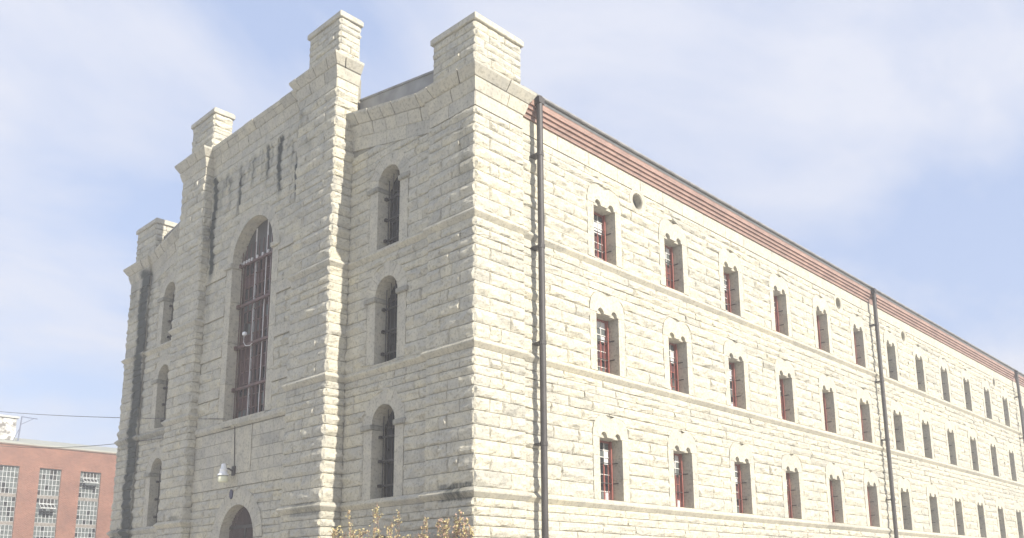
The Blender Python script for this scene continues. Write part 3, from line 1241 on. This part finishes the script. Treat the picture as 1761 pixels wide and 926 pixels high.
def box_stone(name, parent, x0, x1, y0, y1, z0, z1, tint=.55, bv=.01):
    m = MB()
    m.box(x0, x1, y0, y1, z0, z1)
    o = m.build(name, M_SMOOTH, parent, attrs=dict(tint=[tint] * 8, stain=[.5 * stain_at(v[0], v[1], v[2]) for v in m.V]))
    if bv:
        bevel(o, bv)
    return o


def half_disc(cy, r, z, x, n=20):
    return [(x, cy + r * math.cos(PI * i / n), z + r * math.sin(PI * i / n)) for i in range(n + 1)]


def arched_window(c, sill, spring):
    xf, hw, dep = XW, AHW, .62
    g = MB()
    pts = [(xf + .56, c + hw, sill)] + half_disc(c, hw, spring, xf + .56) + [(xf + .56, c - hw, sill)]
    g.V = pts
    g.F = [tuple(range(len(pts)))]
    g.mi = [0]
    # frame members
    f = MB()
    for y in (c - hw + .04, c - .02, c + hw - .04):
        f.box(xf + .50, xf + .545, y - .03, y + .03, sill, spring + (hw if abs(y - c) < .1 else .1))
    for z in (sill + .04, (sill + spring) / 2, spring - .02):
        f.box(xf + .505, xf + .54, c - hw, c + hw, z - .03, z + .03)
    w = bpart(f.build('arched_window', M_IRON))
    g.build('glass', M_GLASS, w)
    b = MB()
    for i in range(5):
        y = c - hw + hw * 2 * (i + .5) / 5
        top = spring + math.sqrt(max(0, hw * hw - (y - c) ** 2)) - .02
        b.tube([(xf + .36, y, sill), (xf + .36, y, top)], .017, n=6)
    nb = 3
    for i in range(nb):
        z = sill + (spring - sill) * (i + .55) / nb
        b.box(xf + .33, xf + .385, c - hw - .02, c + hw + .02, z - .028, z + .028)
        b.box(xf + .25, xf + .36, c + hw - .10, c + hw + .0, z - .05, z + .04)
    b.build('security_bars', M_IRON, w)
    for s in (-1, 1):
        y0, y1 = sorted((c + s * hw, c + s * (hw + .44)))
        box_stone('jamb_stone', w, xf - .02, xf + dep, y0, y1, sill - .01, spring - .003, .6)
        y0, y1 = sorted((c + s * (hw - .03), c + s * (hw + .56)))
        m = MB()
        m.box(xf - .10, xf + .5, y0, y1, spring - .15, spring + .03)
        o = m.build('impost', M_SMOOTH, w, attrs=dict(tint=[.15] * 8, stain=[.5] * 8))
        bevel(o, .03)
    ring_stones(w, c, spring + .032, hw, hw + .49, xf, dep, 9, proud=.022, key=True)
    box_stone('sill', w, xf - .05, xf + .6, c - hw - .42, c + hw + .42, sill - .075, sill - .012, .6)


for c in WINGC:
    for (s, sp) in AROWS:
        arched_window(c, s, sp)
    arched_window(c, -3.2, -1.47)

# the big window
c, hw, sill, spring, xf = YC, 1.55, 3.95, 10.5, XP
f = MB()
for y in (c - hw + .06, c - .62, c - .25, c + .62, c + hw - .06):
    zt_ = spring + math.sqrt(max(.0, hw * hw - (y - c) ** 2)) * .98
    f.box(xf + .46, xf + .54, y - .05, y + .05, sill, zt_, 1 if abs(y - c) < 1 else 0)
for i in range(1, 14):
    z = sill + (spring - sill) * i / 13.0
    f.box(xf + .475, xf + .53, c - hw, c + hw, z - .02, z + .02, 0)
for y in (c - 1.08, c - .31, c, c + .31, c + 1.08):
    f.box(xf + .48, xf + .525, y - .016, y + .016, sill, spring + .6, 0)
BW = bpart(f.build('great_window', [M_IRONB, M_PALEBAR]))
g = MB()
n = 13
for i in range(n):
    for j, (ya, yb) in enumerate(((c - hw, c - .62), (c - .62, c), (c, c + .62), (c + .62, c + hw))):
        z0, z1 = sill + (spring - sill) * i / n, sill + (spring - sill) * (i + 1) / n
        k = random.choice([0, 1, 0, 2, 1, 0, 2]) if i > 1 else random.choice([0, 1, 2, 1])
        t = random.uniform(-.004, .004)
        g.quad((xf + .52 + t, ya, z0), (xf + .52 - t, yb, z0), (xf + .52 - t, yb, z1), (xf + .52 + t, ya, z1), k)
g.build('glass', [M_GLASS, M_GLASSG, M_GLASSP], BW)
t = MB()
pts = [(xf + .47, c + hw, spring)] + half_disc(c, hw, spring, xf + .47, 28) + [(xf + .47, c - hw, spring)]
t.V, t.F, t.mi = pts, [tuple(range(len(pts)))], [0]
t.build('tympanum_board', plain('boarded_arch', (0.075, 0.07, 0.068), .7, var=.2, scale=3), BW)
for i in range(10):
    y = c - hw + .1 + (2 * hw - .2) * i / 9
    top = spring + min(.75, math.sqrt(max(0, hw * hw - (y - c) ** 2)) * .95)
    b = MB()
    b.tube([(xf + .36, y, sill - .02), (xf + .36, y, top)], .022, n=6)
    b.build('bar', M_IRONB, BW)
for z in (5.28, 7.0, 8.72, 10.45):
    b = MB()
    b.box(xf + .31, xf + .41, c - hw - .05, c + hw + .03, z - .05, z + .05)
    b.box(xf + .24, xf + .36, c + hw - .14, c + hw - .0, z - .09, z + .06)
    b.build('cross_bar', M_IRONB, BW)
for i in range(15):
    y = c - hw + .1 + (2 * hw - .2) * i / 14
    if i % 2 == 0 or i > 9:
        b = MB()
        b.box(xf + .29, xf + .34, y - .045, y + .045, 10.47, 10.60)
        b.build('bar_cleat', M_PALEBAR, BW)
for s in (-1, 1):
    zz = [3.94, 5.5, 7.2, 8.9, 10.31]
    for q in range(4):
        y0, y1 = sorted((c + s * hw, c + s * (hw + .44)))
        box_stone('jamb_stone', BW, xf - .035, xf + .8, y0, y1, zz[q] + .005, zz[q + 1] - .005, random.uniform(.5, .75))
    y0, y1 = sorted((c + s * (hw - .04), c + s * (hw + .62)))
    box_stone('impost', BW, xf - .13, xf + .7, y0, y1, 10.31, 10.51, .45, .03)
ring_stones(BW, c, spring + .012, hw, hw + .46, xf, .8, 15, proud=.035, g=.004)
box_stone('sill', BW, xf - .09, xf + .8, c - hw - .1, c + hw + .1, 3.86, 3.945, .5)

# the doorway
c, hw, spring = YC, 1.25, -.62
f = MB()
DG = -.27
f.box(xf + .58 + DG, xf + .66 + DG, c - hw, c + hw, GZ, GZ + .12)
f.box(xf + .57 + DG, xf + .67 + DG, c - hw, c + hw, -.22, -.10)
f.box(xf + .58 + DG, xf + .66 + DG, c - .05, c + .05, GZ, -.22)
f.box(xf + .58 + DG, xf + .66 + DG, c - hw, c + hw, -2.5, -2.38)
DR = bpart(f.build('gateway', M_IRON))
nb = 27
b = MB()
for i in range(nb):
    y = c - hw + .05 + (2 * hw - .1) * i / (nb - 1)
    top = spring + math.sqrt(max(0, hw * hw - (y - c) ** 2)) - .01
    b.tube([(xf + .62 + DG, y, GZ), (xf + .62 + DG, y, top)], .019, n=6)
b.build('gate_bars', plain('gate_bar_paint', (0.12, 0.082, 0.078), .45, .1), DR)
g = MB()
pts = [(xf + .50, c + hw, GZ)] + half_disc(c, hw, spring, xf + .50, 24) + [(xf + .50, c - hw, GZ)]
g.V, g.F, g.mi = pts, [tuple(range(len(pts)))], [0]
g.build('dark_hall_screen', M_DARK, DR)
for s in (-1, 1):
    zz = [GZ, -3.3, -2.4, -1.5, -.63]
    for q in range(4):
        y0, y1 = sorted((c + s * hw, c + s * (hw + .58)))
        box_stone('jamb_stone', DR, xf - .05, xf + .9, y0, y1, zz[q] + .005, zz[q + 1] - .005, random.uniform(.4, .7))
ring_stones(DR, c, spring + .004, hw, hw + .60, xf, .9, 13, proud=.05, g=.007)

# ---------------- turn the stones into objects: the 300 that show largest singly, the rest joined
def score(s):
    l, r, z0, z1 = s['ext']
    fc = s['fc']
    V0 = [s['V'][0], s['V'][1]]
    q = []
    ctr = np.mean(np.array(s['V'][:s['nf']]), axis=0)
    nrm = np.array(fc.N)
    if nrm @ (CAM - ctr) <= 0:
        return 0
    if 18.4 < ctr[1] < 22.9 and ctr[0] > -.1:
        if ctr[1] < 19.8:
            return 0
    xs, ys = [], []
    A = np.array(s['V'][:s['nf']])
    d = A - CAM
    zz = d @ CF
    X = CX + FOC * (d @ CR) / zz
    Y = CY - FOC * (d @ CU) / zz
    if X.min() < 2 or X.max() > W - 2 or Y.min() < 2 or Y.max() > H - 2:
        return 0
    if s['style'] != 'rock' and (r - l) < .2:
        return 0
    return (X.max() - X.min()) * (Y.max() - Y.min()) * .5 + 12 * (Y.max() - Y.min())


for s in STONES:
    s['score'] = score(s)
order = sorted(range(len(STONES)), key=lambda i: -STONES[i]['score'])
single = set(order[:300])


def stone_stain(V, n):
    return [stain_at(*v) for v in V]


RV, RF, RT, RS, RM = [], [], [], [], []
for i, s in enumerate(STONES):
    mat = M_ROCK if s['style'] == 'rock' else M_SMOOTH
    if i in single:
        o = mesh_obj('stone', s['V'], s['F'], mat, attrs=dict(tint=[s['t']] * len(s['V']), stain=stone_stain(s['V'], 0)))
        o.parent = s['parent']
    else:
        k = len(RV)
        RV += s['V']
        RF += [tuple(k + q for q in f) for f in s['F']]
        RT += [s['t']] * len(s['V'])
        RS += stone_stain(s['V'], 0)
        RM += [0 if s['style'] == 'rock' else 1] * len(s['F'])
o = bpart(mesh_obj('stones', RV, RF, None, mats=[M_ROCK, M_SMOOTH], mi=RM, attrs=dict(tint=RT, stain=RS)))
o['kind'] = 'stuff'
print('stones', len(STONES), 'faces', len(RF))

# ------------------------------------------------------------------ things on the front wall
L_ = thing('wall_lamp', 'white glass jar lamp on a bracket above the arched gateway', 'lamp', (XP, 13.0, 1.5))


def lpart(m, name, mat, parent, smooth=False):
    o = m.build(name, mat, None, smooth=smooth)
    o.parent = parent
    return o


m = MB()
m.lathe((-.42, 0.0, 0), [(.0, -.03), (.15, -.03), (.19, .03), (.19, .16), (.17, .20), (.14, .22)], n=16)
lpart(m, 'glass_globe', plain('frosted_lamp_glass', (.82, .82, .62), .2, var=.05), L_, True)
m = MB()
m.lathe((-.42, 0, 0), [(.215, .225), (.215, .27), (.15, .31), (.14, .42), (.155, .44), (.14, .47), (.10, .51), (.095, .64), (.06, .68), (0, .685)], n=16)
lpart(m, 'lamp_housing', plain('white_lamp_housing', (.86, .87, .88), .25, 0, var=.03), L_, True)
m = MB()
m.tube([(-.40, 0, .45), (-.25, -.05, .50), (-.12, -.1, .42), (.0, -.1, .42)], .035, n=8)
m.box(-.1, 0.0, -.2, .0, .25, .60)
lpart(m, 'bracket', M_IRON, L_)
m = MB()
m.tube([(XP - .06, 13.02, 1.95), (XP - .06, 12.90, 1.85), (XP - .06, 12.88, 2.0), (XP - .06, 13.02, 3.66)], .016, n=6)
tag(m.build('electrical_conduit', M_IRON), 'thin dark conduit running down from the great window sill to the lamp', 'conduit')

m = MB()
n = 20
pl = [(.11 * math.cos(2 * PI * i / n), .18 * math.sin(2 * PI * i / n)) for i in range(n)]
m.prism(pl, lambda p: (XP - .09, 12.98 + p[0], 1.05 + p[1]), lambda p: (XP - .05, 12.98 + p[0], 1.05 + p[1]))
pq = tag(m.build('wall_plaque', plain('dark_blue_enamel', (.035, .04, .085), .35), fix=True), 'small dark blue oval plaque over the crown of the gateway arch', 'plaque')

FL = thing('flood_lamp', 'small bright flood lamp with a looped cable inside the great window bars', 'lamp', (XP + .20, 13.15, 7.40))
m = MB()
m.box(-.08, .06, -.085, .085, -.065, .075)
o = lpart(m, 'lamp_head', plain('bare_white_enamel', (.86, .87, .9), .25, var=.03), FL)
bevel(o, .03)
m = MB()
m.tube([(0, .05, -.08), (-.02, .02, -.35), (-.02, -.15, -.52), (0, -.45, -.56), (0, -.6, -.5)], .02, n=6)
lpart(m, 'cable', M_PALEBAR, FL)
m = MB()
m.box(-.05, .1, -.04, .04, .12, .42)
lpart(m, 'bracket', M_IRON, FL)

# overhead wires from the left to the front wall
for (a, b, sag, lab) in (((2.6 - 1.2, 60, 11.56), (XP - .1, 13.75, 4.03), .22, 'upper dark overhead wire reaching the jamb of the great window'),
                         ((2.85 - 1.2, 60, 9.10), (XP - .1, 13.3, 3.66), .75, 'lower sagging dark overhead wire reaching the sill of the great window')):
    m = MB()
    pts = []
    for i in range(25):
        t = i / 24
        p = Vector(a).lerp(Vector(b), t)
        p.z -= sag * 4 * t * (1 - t)
        p.x -= 1.6 * 4 * t * (1 - t) * 0
        pts.append(p)
    m.tube(pts, .016, n=5)
    tag(m.build('overhead_wire', M_IRON), lab, 'wire')

# ------------------------------------------------------------------ brick building behind
YB = 55.0
BB = thing('brick_building', 'red brick factory block with tall steel sash windows behind the stone building', 'building', (10, YB, GZ))


def bbpart(m, name, mat, parent=None, kind=None, fix=False):
    o = m.build(name, mat, None, fix=fix)
    o.parent = parent or BB
    if parent is None:
        o.matrix_parent_inverse = Matrix.Translation((-10, -YB, -GZ))
    return o


cols = [3.22 + 2.97 * i - 1.5 for i in range(-6, 7)]       # left edges
cols = [6.0 + 2.95 * i for i in range(-8, 6)]
wr = []
rows_ = [(6.72, 4.70), (4.46, 2.62), (2.36, .5), (.26, -1.6), (-1.84, -3.4)]
for x in cols:
    wr.append((x, x + 1.55, -3.5, 6.75))
us = sorted(set([-20.0, 24.0] + [v for r in wr for v in r[:2]]))
m = MB()
for i in range(len(us) - 1):
    um = (us[i] + us[i + 1]) / 2
    hit = [r for r in wr if r[0] < um < r[1]]
    if not hit:
        m.quad((us[i], YB, GZ), (us[i + 1], YB, GZ), (us[i + 1], YB, 8.33), (us[i], YB, 8.33))
    else:
        m.quad((us[i], YB, GZ), (us[i + 1], YB, GZ), (us[i + 1], YB, -3.5), (us[i], YB, -3.5))
        m.quad((us[i], YB, 6.75), (us[i + 1], YB, 6.75), (us[i + 1], YB, 8.33), (us[i], YB, 8.33))
        for (xx, s) in ((us[i], 1), (us[i + 1], -1)):
            m.quad((xx, YB, -3.5), (xx, YB + .3, -3.5), (xx, YB + .3, 6.75), (xx, YB, 6.75))
        m.quad((us[i], YB, 6.75), (us[i + 1], YB, 6.75), (us[i + 1], YB + .3, 6.75), (us[i], YB + .3, 6.75))
m.box(23.9, 24.0, YB + .01, YB + 22, GZ, 8.3)
m.box(-20, -19.9, YB + .01, YB + 22, GZ, 8.3)
bbpart(m, 'brick_wall', M_BRICKB, fix=False)
m = MB()
m.box(-20.1, 24.1, YB - .06, YB + .4, 8.33, 8.42)
bbpart(m, 'coping', plain('brown_coping', (.16, .11, .085), .7))
m = MB()
m.box(-20, 24, YB + .3, YB + 22, 8.42, 8.6)
m.quad((-20, YB + .05, 8.42), (24, YB + .05, 8.42), (24, YB + 7, 9.95), (-20, YB + 7, 9.95))
m.quad((-20, YB + 7, 9.95), (24, YB + 7, 9.95), (24, YB + 22, 8.42), (-20, YB + 22, 8.42))
bbpart(m, 'roof', plain('pale_roof_felt', (.30, .31, .28), .8, var=.1, scale=.6), fix=True)
rng = random.Random(5)
M_STEEL = plain('pale_steel_sash', (.50, .52, .52), .5, var=.15)
M_SPAN = plain('grey_spandrel', (.22, .20, .18), .8, var=.2)
first = None
for ci, x in enumerate(cols):
    for ri, (zt_, zb) in enumerate(rows_):
        op = (x > 5.5 and x < 6.5 and ri == 1) or (8.5 < x < 9.5 and ri == 0)
        f = MB()
        w = 1.55
        f.box(x, x + w, YB + .14, YB + .26, zb - .24, zb, 1)
        nr, nc = 5, 6
        for i in range(nc + 1):
            xx = x + w * i / nc
            f.box(xx - .016, xx + .016, YB + .155, YB + .195, zb, zt_)
        for j in range(nr + 1):
            zz = zb + (zt_ - zb) * j / nr
            f.box(x, x + w, YB + .157, YB + .193, zz - .016, zz + .016)
        fr = bbpart(f, 'window', [M_STEEL, M_SPAN])
        g = MB()
        for i in range(nc):
            for j in range(nr):
                z0, z1 = zb + (zt_ - zb) * j / nr, zb + (zt_ - zb) * (j + 1) / nr
                r = rng.random()
                k = 0 if r < .18 else (3 if r > .95 else 1)
                if op and 1 <= i <= 4 and 3 <= j <= 4:
                    k = 3
                t = rng.uniform(-.012, .012)
                x0, x1 = x + w * i / nc, x + w * (i + 1) / nc
                g.quad((x0, YB + .175 + t, z0), (x1, YB + .175 - t, z0), (x1, YB + .175 - t, z1), (x0, YB + .175 + t, z1), k)
        gg = bbpart(g, 'panes', [M_GLASS, M_GLASSG, M_GLASSW, M_DARK], fr)
        gg.matrix_parent_inverse = Matrix.Identity(4)
        if op:
            v = MB()
            zc = zb + (zt_ - zb) * .62
            xa, xb = x + w / nc, x + w * 5 / nc
            for i in range(5):
                xx = xa + (xb - xa) * i / 4
                v.tube([(xx, YB + .15, zc + .28), (xx, YB - .25, zc - .02)], .022, n=5)
            v.box(xa, xb, YB - .27, YB - .23, zc - .05, zc)
            v.box(xa, xb, YB + .13, YB + .17, zc + .26, zc + .30)
            v.box(xa, xb, YB - .28, YB + .12, zc - .30, zc - .27, 1)
            vv = bbpart(v, 'open_vent', [M_STEEL, M_DARK], fr)
            vv.matrix_parent_inverse = Matrix.Identity(4)

# white housing on its roof
RH = thing('rooftop_housing', 'white peeling box shaped housing standing on the brick building roof', 'roof housing', (3, YB + 4, 9.2))
m = MB()
m.box(-6, 2.05, -.5, 3, 0, 1.75)
o = lpart(m, 'housing_wall', None, RH) if False else m.build('housing_wall', plain('peeling_white_paint', (.70, .70, .66), .7, var=.0), None)
pm, nt, bsdf = new_mat('peeling_white_wash')
gn = nd(nt, 'ShaderNodeTexNoise')
gn.inputs['Scale'].default_value = 2.2
gn.inputs['Detail'].default_value = 8
gn.inputs['Roughness'].default_value = .7
tcn = nd(nt, 'ShaderNodeTexCoord')
nt.links.new(tcn.outputs['Object'], gn.inputs['Vector'])
rr = nd(nt, 'ShaderNodeValToRGB')
rr.color_ramp.elements[0].position, rr.color_ramp.elements[1].position = .42, .56
rr.color_ramp.elements[0].color, rr.color_ramp.elements[1].color = (.17, .16, .15, 1), (.60, .60, .57, 1)
nt.links.new(gn.outputs['Fac'], rr.inputs[0])
nt.links.new(rr.outputs[0], bsdf.inputs['Base Color'])
bsdf.inputs['Roughness'].default_value = .8
o.data.materials[0] = pm
o.parent = RH
m = MB()
m.box(-6.1, 2.2, -.62, 3.1, 1.75, 1.9)
lpart(m, 'housing_roof', plain('grey_roof_edge', (.42, .42, .40), .7), RH)
m = MB()
m.tube([(-.95, 0, 1.9), (-.95, 0, 4.0)], .05, n=6)
m.tube([(-2.6, 0, 2.55), (1.0, 0, 2.5)], .018, n=5)
m.tube([(-.5, 0, 1.9), (-.5, 0, 2.55)], .018, n=5)
for k in range(7):
    m.tube([(-2.4 + k * .52, -.25, 2.545), (-2.4 + k * .52, .25, 2.54)], .010, n=4)
an = tag(m.build('roof_antenna', M_GALV), 'thin mast aerial standing on the white rooftop housing', 'antenna')
an.location = (3, YB + 4, 9.2)
m = MB()
m.tube([(0, 0, -.4), (.12, 0, 1.75)], .05, n=6)
m.tube([(.12, 0, 1.72), (1.25, 0, 1.68)], .035, n=6)
m.tube([(.1, 0, 1.1), (.95, 0, 1.65)], .025, n=5)
m.tube([(.06, 0, .8), (-.35, 0, -.3)], .03, n=5)
hp = tag(m.build('hoist_post', plain('blue_grey_paint', (.13, .15, .22), .5)), 'slim braced hoist post beside the white rooftop housing', 'post')
hp.location = (5.25, YB + 3.4, 9.4)

# ------------------------------------------------------------------ shrubs at the foot of the wing
M_TWIG = plain('shrub_bark', (.20, .135, .10), .8, var=.3)
M_BUD = plain('pale_opening_leaf', (.52, .45, .22), .6, var=.25, scale=9)
M_BUD2 = plain('pinkish_bud', (.42, .27, .19), .7, var=.3, scale=9)


def shrub(loc, tips, label, seed, dense):
    rng = random.Random(seed)
    T = thing('budding_shrub', label, 'shrub', loc, 'budding shrubs at the foot of the wing')
    st, lf = MB(), MB()

    def leaf(p, s, m):
        a = Vector((rng.uniform(-1, 1), rng.uniform(-1, 1), rng.uniform(-.4, 1))).normalized()
        b = a.orthogonal().normalized()
        b.rotate(Matrix.Rotation(rng.uniform(0, 6.28), 3, a))
        c = a.cross(b)
        lf.quad(tuple(p + b * s), tuple(p + c * s * .55 + a * s * .25), tuple(p - b * s * .3), tuple(p - c * s * .55 + a * s * .2), m)

    for (ty, tz, n) in tips:
        base = Vector((rng.uniform(-.25, .25), rng.uniform(-.3, .3) + ty * .25, 0))
        top = Vector((rng.uniform(-.35, .35), ty, tz - loc[2]))
        pts = []
        for i in range(9):
            t = i / 8
            p = base.lerp(top, t)
            p.y += math.sin(t * 2.6) * .12 * rng.uniform(-1, 1)
            p.x += rng.uniform(-.03, .03)
            pts.append(p)
        st.tube(pts, .028, n=5, taper=.006)
        L = (top - base).length
        for k in range(n):
            t = 1 - (rng.random() ** 1.4) * .75
            q = base.lerp(top, t)
            tw = Vector((rng.uniform(-1, 1), rng.uniform(-1, 1), rng.uniform(.2, 1.2))).normalized() * rng.uniform(.06, .42) * (1.15 - t * .6)
            e = q + tw
            if rng.random() < .8:
                st.tube([q, q.lerp(e, .5) + Vector((0, 0, .01)), e], .008, n=4, taper=.003)
            for z in range(rng.randint(3, 7)):
                f = rng.random()
                leaf(q.lerp(e, f) + Vector((rng.uniform(-.03, .03), rng.uniform(-.03, .03), rng.uniform(-.02, .03))), rng.uniform(.022, .055), 0 if rng.random() < (.66 if not dense else .45) else 1)
        for z in range(10):
            leaf(top + Vector((rng.uniform(-.04, .04), rng.uniform(-.05, .05), rng.uniform(-.25, .05))), rng.uniform(.03, .055), 0)
    a = st.build('stems', M_TWIG, None)
    a.parent = T
    b = lf.build('leaves', [M_BUD, M_BUD2], None)
    b.parent = T
    b['kind'] = 'stuff'
    a['kind'] = 'stuff'


rng = random.Random(9)
tipsL = [(1.55, -.28, 30), (.55, -.32, 26), (-.05, -.30, 24), (-.95, -.50, 26), (-1.5, -.66, 18), (2.5, -.75, 24), (2.0, -.95, 26), (1.1, -.85, 30), (3.0, -1.1, 16), (3.7, -.92, 14)] + \
    [(rng.uniform(-1.3, 3.4), rng.uniform(-1.5, -.78), 22) for _ in range(38)]
shrub((-1.5, 2.1, GZ), tipsL, 'larger straggly shrub with pale opening buds below the wing window', 3, False)
tipsR = [(-.85, -.60, 34), (-.65, -.72, 34), (-.1, -.78, 34), (.35, -.80, 34), (-.4, -.95, 40), (.1, -1.0, 40), (.7, -1.1, 36), (-1.0, -.9, 34)] + \
    [(rng.uniform(-1.1, .95), rng.uniform(-1.6, -.78), 34) for _ in range(34)]
shrub((-1.3, -.15, GZ), tipsR, 'denser pinkish shrub budding in front of the corner pier', 4, True)

# ------------------------------------------------------------------ ground
m = MB()
m.quad((-600, -600, GZ), (800, -600, GZ), (800, 800, GZ), (-600, 800, GZ))
g = m.build('ground', plain('lawn', (.075, .095, .035), .9, var=.35, scale=.35, bump=.5, bscale=8))
g['kind'] = 'structure'
m = MB()
m.quad((-45, -60, GZ + .004), (120, -60, GZ + .004), (120, 50, GZ + .004), (-45, 50, GZ + .004))
g = m.build('bounce_pavement', plain('bounce_yard_concrete', (.43, .41, .37), .85, var=.15, scale=.6, bump=.2))  # unseen pale yard, added to bounce sunlight up onto the shaded walls
g['kind'] = 'structure'
m = MB()
m.quad((-3.4, -1.6, GZ + .008), (-.15, -1.6, GZ + .008), (-.15, 6.3, GZ + .008), (-3.4, 6.3, GZ + .008))
g = m.build('planting_bed', plain('bare_soil', (.10, .075, .05), .95, var=.3, scale=3, bump=.5))
g['kind'] = 'structure'
print('objects', len(bpy.data.objects))

# ------------------------------------------------------------------ even haze volume added to stand in for a lens veil
m = MB()
m.box(-700, 900, -700, 900, GZ - 1.0, 19.5)
hz = bpy.data.materials.new('lens_veil_volume')
hz.use_nodes = True
hz.node_tree.nodes.clear()
ho = hz.node_tree.nodes.new('ShaderNodeOutputMaterial')
hv = hz.node_tree.nodes.new('ShaderNodeVolumePrincipled')
hv.inputs['Color'].default_value = (.96, .97, 1.0, 1)
hv.inputs['Density'].default_value = 0.0032
hv.inputs['Anisotropy'].default_value = 0.0
hz.node_tree.links.new(hv.outputs[0], ho.inputs['Volume'])
h = m.build('lens_veil_haze', hz)
h['kind'] = 'stuff'
